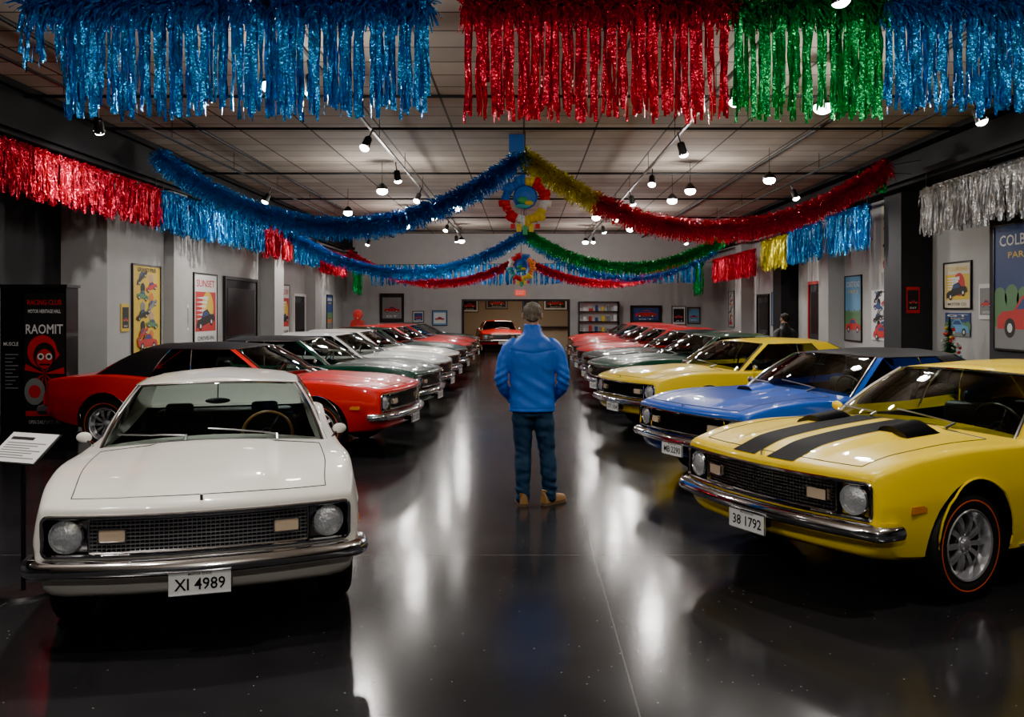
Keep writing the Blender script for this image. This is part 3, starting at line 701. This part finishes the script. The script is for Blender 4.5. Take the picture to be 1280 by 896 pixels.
obj('banner_stand',mb.mesh('kiosk',smooth=False),None,(-6.6,12.0,0),0)
mb=MB(); mb.lathe([(0,.02),(.17,.018),(.18,0),(0,0)],BLK,n=24); mb.tube([(0,0,.015),(0,0,.86)],.013,BLK,n=10)
Mx=Matrix.Translation((0,0,.90))@Matrix.Rotation(math.radians(38),4,'X')
mb.box((-.2,-.13,-.008),(.2,.13,.0),BLK,M=Mx); mb.box((-.19,-.12,0),(.19,.12,.004),WHT,M=Mx)
for i in range(7): mb.box((-.16,.03-.02*i,.0042),(.16-.05*(i%3),.038-.02*i,.0048),PC['grey'],M=Mx)
mb.box((-.16,.06,.0042),(.03,.085,.0048),PC['black'],M=Mx)
obj('info_placard_stand',mb.mesh('plac'),None,(-3.10,5.45,0),-.35)
TG=mat('fir_green',(.02,.09,.03),.8)
mb=MB(); mb.box((-.2,-.2,0),(.2,.2,.75),WHT); mb.lathe([(.0,.75),(.09,.75),(.11,.9),(0,.9)],PC['red'])
for i in range(900):
    t=R(); z=.9+.75*t; r=.24*(1-t)+.01; a=U(0,6.28); d=Vector((math.cos(a),math.sin(a),-.3)); p=Vector((0,0,z)); q=p+d*r; s=Vector((-d.y,d.x,0))*.012
    mb.add([p-s,p+s,q+s*.3,q-s*.3],[(0,1,2,3)],TG)
for i in range(40):
    t=R()*.9; a=U(0,6.28); r=.24*(1-t); mb.ell((r*math.cos(a),r*math.sin(a),.9+.75*t-.05*(1-t)),(.028,)*3,PC[random.choice(['red','yellow','white','sky'])],n=8,m=6)
obj('decorated_tree',mb.mesh('tree',smooth=False,recalc=False),None,(7.35,15.2,0))
# ------------------------------------------------------------------ tinsel
TB=tinsel_mat('tinsel_blue',(.012,.28,.80)); TR=tinsel_mat('tinsel_red',(.80,.010,.05)); TGN=tinsel_mat('tinsel_green',(.010,.42,.10)); TY=tinsel_mat('tinsel_gold',(.90,.64,.02)); TS=tinsel_mat('tinsel_silver',(.68,.68,.70))
def boa(mb,path,rad,mt,dens=420,wd=.011):
    path=[Vector(p) for p in path]
    for i in range(len(path)-1):
        a,b=path[i],path[i+1]; t=(b-a); L=t.length; t.normalize()
        u=t.cross(Vector((0,0,1))).normalized() if abs(t.z)<.95 else Vector((1,0,0)); v=t.cross(u)
        vs=[];fs=[]
        for k in range(max(1,int(L*dens))):
            p=a+(b-a)*R(); an=U(0,2*math.pi); d=(u*math.cos(an)+v*math.sin(an)+t*U(-.7,.7)).normalized()
            ln=rad*U(.65,1.1); s=d.cross(Vector((U(-1,1),U(-1,1),U(-1,1)))).normalized()*wd*U(.5,1)
            q=p+d*ln*.55; q2=p+d*ln+Vector((0,0,-ln*.25)); s2=(Matrix.Rotation(U(-1.2,1.2),3,d)@s)
            o=len(vs); vs+=[p-s*.5,p+s*.5,q-s,q+s,q2-s2*.7,q2+s2*.7]; fs+=[(o,o+1,o+3,o+2),(o+2,o+3,o+5,o+4)]
        mb.add(vs,fs,mt)
def fringe(mb,p0,p1,length,mt,per_m=55,wd=.010,jit=.03,ragged=.1,seg=8,clump=0,wav=1):
    p0=Vector(p0);p1=Vector(p1); t=(p1-p0); L=t.length; t.normalize(); nn=t.cross(Vector((0,0,1))).normalized()
    vs=[];fs=[]; n=int(L*per_m)
    for k in range(n):
        s=R()*L
        if clump: 
            c=round(s/clump)*clump; s=min(max(c+(s-c)*.62,0),L)
        l=length*(1-ragged*R()*(3 if R()<.12 else 1)); p=p0+t*s+nn*U(-jit,jit)+Vector((0,0,U(-.03,.02)))
        a=U(-.7,.7); tw=U(-1,1)*1.8*wav; ph=U(0,6.28); am=U(.001,.006)*wav; dr=U(-.03,.03); dn=U(-.04,.04); w=wd*U(.6,1.15); o=len(vs)
        for i in range(seg+1):
            f=i/seg; an=a+tw*f+.4*math.sin(11*f+ph); d=(t*math.cos(an)+nn*math.sin(an))*w
            c=p+Vector((0,0,-l*f))+t*(dr*f+am*math.sin(10*f+ph))+nn*(dn*f+am*math.cos(9*f+ph)+.006*math.sin(22*f+ph*2))
            vs+=[c-d,c+d]
        fs+=[(o+2*i,o+2*i+1,o+2*i+3,o+2*i+2) for i in range(seg)]
    mb.add(vs,fs,mt)
def tobj(name,mb): return obj(name,mb.mesh(name,smooth=False,recalc=False))
def wx(px,s): return (px-655)/s
def wz(py,s): return H-(py-388)/s
s=137.5; Y=8.0
for (a,b,mt,yt,yb) in ((30,536,TB,6,150),(578,917,TR,6,152),(915,1104,TGN,6,152),(1102,1290,TB,6,144)):
    mb=MB(); x0,x1=wx(a,s),wx(b,s); zt=wz(yt,s)
    boa(mb,[(x0,Y,zt),(x1,Y,zt)],.21,mt,dens=1100,wd=.013)
    if a==30:
        fringe(mb,(x0,Y,zt),(x0+.5,Y,zt),.62,mt,per_m=60,wd=.018,ragged=.35,clump=.16)
        fringe(mb,(x0+.4,Y,zt),(x1,Y,zt),1.04,mt,per_m=105,wd=.020,ragged=.2,clump=.14,jit=.05,seg=12)
    else: fringe(mb,(x0+.04,Y,zt),(x1-.04,Y,zt),wz(yt,s)-wz(yb,s),mt,per_m=105,wd=.020,ragged=.15,clump=.13,jit=.05,seg=12)
    mb.tube([(x0,Y,zt),(x1,Y,zt)],.01,BLK)
    for q in (x0+.1,(x0+x1)/2,x1-.1): mb.tube([(q,Y,zt),(q,Y,4.79)],.004,BLK)
    tobj('tinsel_fringe',mb)
def swag(p0,p1,sag,n=40,t0=0,t1=1):
    p0=Vector(p0);p1=Vector(p1); out=[]
    for i in range(n+1):
        t=t0+(t1-t0)*i/n; p=p0.lerp(p1,t); p.z-=sag*4*t*(1-t); out.append(p)
    return out
C1=(0,15.5,4.5)
mb=MB(); boa(mb,swag((-6.45,15.5,4.5),C1,1.25),.235,TB,dens=1200,wd=.012); mb.tube(swag((-6.6,15.5,4.52),C1,1.25),.012,BLK); tobj('tinsel_garland',mb)
mb=MB(); boa(mb,swag(C1,(6.4,15.5,4.3),1.2,t1=.2),.235,TY,dens=1200,wd=.012); tobj('tinsel_garland',mb)
mb=MB(); boa(mb,swag(C1,(6.4,15.5,4.3),1.2,t0=.2),.235,TR,dens=1200,wd=.012); mb.tube(swag(C1,(6.4,15.5,4.3),1.2),.012,BLK); mb.tube([(6.4,15.5,4.3),(7,15.5,4.4)],.006,BLK); tobj('tinsel_garland',mb)
C2=(.05,24,3.88)
mb=MB(); boa(mb,swag((-6.6,24,4.0),C2,1.15),.21,TB,dens=850,wd=.014); mb.tube([C2,(.05,24,4.79)],.006,BLK); tobj('tinsel_garland',mb)
mb=MB(); boa(mb,swag(C2,(5.4,24,3.72),.85),.21,TGN,dens=900,wd=.014); mb.tube([(5.4,24,3.72),(6.95,24,4.2)],.006,BLK); tobj('tinsel_garland',mb)
C3=(-.1,28,3.45)
mb=MB(); boa(mb,swag((-5.6,28,3.6),C3,.88),.18,TR,dens=800,wd=.015); mb.tube([C3,(-.1,28,4.79)],.006,BLK); mb.tube([(-5.6,28,3.6),(-6.7,28,4.1)],.006,BLK); tobj('tinsel_garland',mb)
mb=MB(); boa(mb,swag(C3,(5.6,28,3.6),.88),.18,TR,dens=800,wd=.015); mb.tube([(5.6,28,3.6),(7,28,4.1)],.006,BLK); tobj('tinsel_garland',mb)
mb=MB(); boa(mb,swag((.05,25.5,3.8),(5.6,25.5,3.5),.95),.13,TB,dens=500,wd=.013); fringe(mb,(-5.4,31,3.35),(6.2,31,3.45),.75,TB,per_m=60,wd=.018,clump=.2); mb.tube([(-6.7,31,3.35),(7,31,3.45)],.01,BLK); tobj('tinsel_fringe',mb)
def sf(x,y0,y1,zt,l,mt,pm=75):
    mb=MB(); boa(mb,[(x,y0,zt),(x,y1,zt)],.10,mt,dens=300,wd=.012); fringe(mb,(x,y0,zt),(x,y1,zt),l,mt,per_m=pm,wd=.015,ragged=.25,jit=.06,clump=.1,wav=1.5)
    mb.tube([(x,y0,zt),(x,y1,zt)],.008,BLK)
    for q in (y0+.1,y1-.1): mb.tube([(x,q,zt),(x,q,4.14)],.004,BLK)
    tobj('tinsel_fringe',mb)
sf(-6.6,10.3,15.9,3.9,.68,TR,110); sf(-6.6,16.0,22.2,3.9,.72,TB,100); sf(-6.6,22.3,24.9,3.9,.8,TR); sf(-6.6,25.4,28.3,3.85,.75,TB); sf(-6.6,28.6,32.6,3.75,.8,TR); sf(-6.4,33,34.5,3.5,1.15,TGN)
sf(6.9,10.5,15.2,3.8,.78,TS,110); sf(6.9,17.6,20.1,3.85,.9,TB); sf(6.9,20.4,22.9,3.8,.9,TB); sf(6.9,23.1,25.4,3.7,.85,TY); sf(6.9,26.3,32,3.55,.8,TR); sf(6.7,33,34.5,3.5,1.2,TGN)
mb=MB(); fringe(mb,(6.0,15.8,4.25),(6.5,15.8,4.22),.38,TGN,per_m=70,wd=.014); mb.tube([(6.0,15.8,4.25),(6.95,15.8,4.2)],.005,BLK); tobj('tinsel_fringe',mb)
PA={k:mat('paper_'+k,c,.6) for k,c in dict(red=(.55,.02,.03),blue=(.03,.14,.5),yellow=(.7,.5,.03),white=(.7,.7,.7),green=(.05,.35,.12),teal=(.05,.35,.4),orange=(.7,.2,.03)).items()}
def ornament(loc,R0,ring):
    mb=MB(); n=28
    for k in range(n):
        a0=2*math.pi*k/n; mt=PA[ring[(k*len(ring)//n)%len(ring)]]; ro=R0*(1+.08*math.sin(k*1.9))
        rows=[]
        for i in range(7):
            r=R0*.62+(ro-R0*.62)*i/6; row=[]
            for j in range(4):
                a=a0+2*math.pi/n*j/3; row.append((r*math.cos(a),-.04-.06*math.sin(i/6*math.pi)-(.02 if j in(1,2) else 0),r*math.sin(a)))
            rows.append(row)
        mb.grid(rows,mt); mb.grid([[(p[0],-p[1],p[2]) for p in row] for row in rows],mt)
    M=Matrix.Translation((0,0,R0*.15))@Matrix.Rotation(math.pi/2,4,'X')
    mb.lathe([(0,.10),(R0*.2,.09),(R0*.42,.05),(R0*.5,0),(0,-.02)],PA['blue'],M=M)
    mb.ell((-R0*.1,-.1,0),(R0*.22,.04,R0*.14),PA['green']); mb.ell((R0*.15,-.11,-R0*.12),(R0*.18,.04,R0*.1),PA['yellow']); mb.ell((-R0*.1,-.1,-R0*.25),(R0*.3,.04,R0*.1),PA['teal'])
    for s_ in (-1,1): mb.tube([(s_*R0*.45,0,R0*.15),(s_*R0*.7,0,R0*.2)],.01,BLK)
    for i,c in enumerate(('red','yellow','green','yellow','red')):
        x=R0*(-.5+.25*i); mb.box((x-.04,-.06,-R0*1.15-.05*(2-abs(i-2))),(x+.04,-.05,-R0*.95),PA[c]); mb.tube([(x,-.05,-R0*.95),(x*.6,-.05,-R0*.6)],.004,BLK)
    mb.tube([(0,0,R0*.6),(0,0,4.79-loc[2])],.006,BLK)
    obj('party_wreath',mb.mesh('wreath',recalc=False,smooth=False),None,loc)
ornament((.02,15.0,3.62),.42,['red','red','yellow','blue','blue','blue','red','red','white','yellow','yellow','white'])
ornament((-.08,26.5,3.05),.42,['orange','blue','red','white','teal','red','yellow','orange'])
boxobj('ceiling_bracket',(-.26,15.2,4.5),(-.0,15.26,4.79),PA['blue'])
# ------------------------------------------------------------------ people
def remesh(mb,voxel,name,mats,assign=None,wr=0,wf=(8,8,20),sm=4,fn=None):
    me=mb.mesh('r',smooth=False,recalc=True); o=obj('r',me); md=o.modifiers.new('r','REMESH'); md.mode='VOXEL'; md.voxel_size=voxel
    m2=o.modifiers.new('s','SMOOTH'); m2.iterations=sm; m2.factor=.5
    r=evalmesh(o,name); bpy.data.objects.remove(o); r.materials.clear()
    for m in mats: r.materials.append(m)
    if wr:
        co=[]; 
        for v in r.vertices:
            p=v.co; d=wr*(noise.noise(Vector((p.x*wf[0],p.y*wf[1],p.z*wf[2])))+.5*noise.noise(Vector((p.x*wf[0]*2+5,p.y*wf[1]*2,p.z*wf[2]*1.7+p.x*10))))
            if fn: d+=fn(p)
            co.append(p+v.normal*d)
        for v,c in zip(r.vertices,co): v.co=c
    if assign:
        for p in r.polygons: p.material_index=assign(p.center)
    else:
        for p in r.polygons: p.material_index=0
    r.shade_smooth(); r.update(); return r
def limb(mb,pts,mt,n=16):
    P=[np.array(p,float) for p in pts]; dense=[]
    for i in range(len(P)-1):
        p0=P[max(i-1,0)];p1=P[i];p2=P[i+1];p3=P[min(i+2,len(P)-1)]
        for k in range(8):
            t=k/8; dense.append(.5*((2*p1)+(-p0+p2)*t+(2*p0-5*p1+4*p2-p3)*t*t+(-p0+3*p1-3*p2+p3)*t**3))
    dense.append(P[-1])
    mb.tube([d[:3] for d in dense],1,mt,n=n,scales=[d[3] for d in dense],up=(0,1,0))
    mb.ell(dense[0][:3],(dense[0][3],)*3,mt); mb.ell(dense[-1][:3],(dense[-1][3],)*3,mt)
def torso(mb,secs,mt,n=28):
    vs=[];fs=[]
    zs=[q[0] for q in secs]; fs_=[pchip(zs,[q[i] for q in secs]) for i in (1,2,3)]
    zz=np.linspace(zs[0],zs[-1],26)
    for z in zz:
        a,b,yo=fs_[0](z),fs_[1](z),fs_[2](z)
        for k in range(n):
            t=2*math.pi*k/n; c,s_=math.cos(t),math.sin(t); e=.85
            vs.append((a*math.copysign(abs(c)**e,c),yo+b*math.copysign(abs(s_)**e,s_),z))
    m=len(zz)
    for i in range(m-1):
        for k in range(n): fs.append((i*n+k,i*n+(k+1)%n,(i+1)*n+(k+1)%n,(i+1)*n+k))
    fs.append(tuple(range(n-1,-1,-1))); fs.append(tuple((m-1)*n+k for k in range(n)))
    mb.add(vs,fs,mt)
SKIN=mat('skin',(.5,.28,.19),.5,var=.08)
def person(loc,rz,jc,pc,hc,bc,lf=(-.085,-.0),rf=(.155,.03),hgt=1.0):
    e=empty('standing_person',loc,rz,(hgt,)*3)
    J=mat('jacket_fabric',jc,.5,var=.12,scale=6,bump=.06); Pn=mat('jeans_denim',pc,.8,var=.25,scale=30,bump=.2); Hm=mat('hair',hc,.7,var=.5,scale=70,bump=.8); B=mat('boot_leather',bc,.6,var=.2,scale=20); SO=mat('boot_sole',(.12,.08,.05),.8)
    JD=mat('jacket_seam',tuple(c*.35 for c in jc),.6)
    mb=MB(); torso(mb,[(.80,.17,.115,0),(.9,.175,.12,0),(1.0,.17,.115,0)],Pn)
    limb(mb,[(-.085,0,.88,.10),(-.088,0,.74,.097),(-.085,.012,.5,.078),(lf[0],-.012,.34,.076),(lf[0],-.015,.12,.064),(lf[0],-.01,.075,.066)],Pn)
    limb(mb,[(.085,0,.88,.10),(.105,0,.74,.097),(.13,.02,.5,.078),(rf[0]-.01,.0,.34,.076),(rf[0],rf[1]-.015,.12,.064),(rf[0],rf[1]-.01,.075,.066)],Pn)
    def jf(p): return .004*math.sin(p.z*85+p.x*30)*(math.exp(-((p.z-.16)/.09)**2)+.6*math.exp(-((p.z-.5)/.07)**2))
    obj('trousers',remesh(mb,.010,'trousers',[Pn],wr=.010,wf=(9,9,16),fn=jf),e)
    mb=MB(); torso(mb,[(.845,.208,.14,.0),(.90,.205,.137,0),(1.02,.198,.132,0),(1.15,.202,.132,0),(1.3,.218,.137,-.005),(1.40,.220,.128,-.01),(1.46,.195,.112,-.012),(1.51,.14,.092,-.012),(1.545,.088,.083,-.01),(1.60,.075,.078,.0),(1.625,.072,.074,.005)],J)
    for s in (-1,1):
        limb(mb,[(s*.165,-.01,1.435,.074),(s*.216,-.015,1.385,.072),(s*.258,-.03,1.27,.062),(s*.278,-.04,1.15,.057),(s*.263,.03,1.05,.053),(s*.215,.115,.985,.047)],J)
        mb.ell((s*.17,.12,.97),(.07,.045,.09),J)
    def folds(p):
        d=0
        if abs(p.x)<.21 and p.y<0: d+=-.007*math.exp(-((p.z-1.37-.03*abs(p.x)/.2)/.006)**2)
        if abs(p.x)<.19: d+=-.004*math.exp(-((p.z-.875)/.004)**2)
        if abs(p.x)>.22: d+=.006*math.sin((p.z*1.0+abs(p.x)*.6)*95)*math.exp(-((p.z-1.14)/.10)**2)
        elif p.y<0: d+=.005*math.sin((p.z+p.x*.6)*52+1+2*noise.noise(p*4))*math.exp(-((p.z-1.05)/.14)**2)
        return d
    obj('jacket',remesh(mb,.008,'jacket',[J,JD],wr=.007,wf=(6,6,11),sm=4,fn=folds,assign=lambda c:1 if (c.z<.850 or (abs(c.x)<.004 and c.y>.05)) else 0),e)
    hb=MB()
    for s in (-1,1):
        limb(hb,[(s*.225,.10,.99,.030),(s*.195,.15,.965,.034)],SKIN,n=10); hb.ell((s*.185,.158,.95),(.042,.018,.045),SKIN)
        for i,(dx,ln) in enumerate(((-.03,.05),(-.01,.065),(.01,.07),(.03,.06))):
            limb(hb,[(s*.185+dx,.16,.93,.0095),(s*.18+dx,.165,.93-ln*.55,.009),(s*.178+dx,.158,.93-ln,.008)],SKIN,n=8)
        limb(hb,[(s*.15,.16,.965,.012),(s*.128,.172,.945,.011),(s*.122,.172,.915,.009)],SKIN,n=8)
    hm=remesh(hb,.006,'hands',[SKIN],sm=2); obj('hands',hm,e)
    mb=MB(); limb(mb,[(0,-.012,1.54,.058),(0,-.005,1.64,.055)],SKIN)
    mb.ell((0,-.008,1.725),(.075,.092,.092),SKIN); mb.ell((0,.03,1.675),(.056,.060,.062),SKIN); mb.ell((0,.055,1.635),(.028,.028,.022),SKIN)
    mb.ell((0,.092,1.69),(.012,.022,.014),SKIN); mb.ell((0,.084,1.71),(.009,.014,.028),SKIN); mb.ell((0,.072,1.738),(.05,.02,.012),SKIN); mb.ell((0,.083,1.655),(.022,.01,.006),SKIN)
    for s in (-1,1): mb.ell((s*.082,-.008,1.70),(.010,.022,.034),SKIN,rot=Matrix.Rotation(s*.45,3,'Z')); mb.ell((s*.04,.06,1.685),(.018,.018,.018),SKIN)
    obj('head',remesh(mb,.006,'head',[SKIN],sm=2),e)
    eb=MB()
    for s in (-1,1): eb.ell((s*.03,.077,1.715),(.011,.009,.008),WHT,n=10,m=8); eb.ell((s*.03,.084,1.715),(.005,.004,.005),BLK,n=8,m=6); eb.ell((s*.031,.09,1.738),(.018,.004,.004),Hm,n=8,m=6)
    eb.ell((0,.091,1.655),(.02,.004,.004),mat('lips',(.4,.15,.12),.5),n=8,m=6)
    obj('eyes_and_mouth',eb.mesh('eyes'),e)
    mb=MB(); mb.ell((0,-.016,1.742),(.084,.098,.086),Hm,n=24,m=16); mb.ell((0,-.055,1.695),(.062,.052,.05),Hm); mb.ell((0,.03,1.775),(.062,.06,.04),Hm)
    for s in (-1,1): mb.ell((s*.068,-.0,1.74),(.014,.035,.036),Hm)
    hr=remesh(mb,.006,'hair',[Hm],sm=2,wr=.006,wf=(60,60,30)); obj('hair',hr,e)
    for nm,(fx,fy),an in (('boot_left',lf,.12),('boot_right',rf,-.75)):
        mb=MB(); secs=[(-.085,.030,.09),(-.06,.038,.10),(0,.040,.105),(.05,.042,.085),(.10,.048,.066),(.15,.049,.055),(.185,.040,.045),(.205,.02,.03)]
        rows=[]
        for (y,w_,h_) in secs:
            rows.append([(w_*math.cos(t),y,.022+ (h_-.0)*max(0,math.sin(t))**.7) for t in np.linspace(0,math.pi,13)])
        mb.grid(rows,B); mb.add(rows[0],[tuple(range(13))],B); mb.add(rows[-1],[tuple(range(13))],B)
        mb.lathe([(.046,.08),(.05,.11),(.052,.135),(.044,.14)],B,n=18,M=Matrix.Translation((0,-.03,0)))
        pts=[(w_+.006,y) for (y,w_,h_) in secs]; pts=[(.012,-.097)]+pts+[(.008,.214)]; full=pts+[(-x,y) for x,y in reversed(pts)]
        k=len(full); mb.add([(x,y,0) for x,y in full]+[(x,y,.026) for x,y in full],[tuple(range(k-1,-1,-1)),tuple(range(k,2*k))]+[(i,(i+1)%k,k+(i+1)%k,k+i) for i in range(k)],SO)
        for i in range(4): mb.tube([(-.02,.03+.022*i,.105-.011*i+.012),(.02,.035+.022*i,.105-.011*i+.012)],.003,BLK)
        obj(nm,mb.mesh('boot',ang=50),e,(fx,fy,0),an)
    return e
person((.075,7.93,0),0.0,(.003,.12,.62),(.012,.04,.085),(.15,.125,.10),(.28,.15,.06))
person((5.0,16.9,0),0.4,(.02,.02,.022),(.02,.02,.025),(.02,.013,.01),(.03,.02,.015),hgt=.93)
try:
    SC.view_settings.view_transform='AgX'; SC.view_settings.look='AgX - Punchy'
except Exception as ex: print(ex)
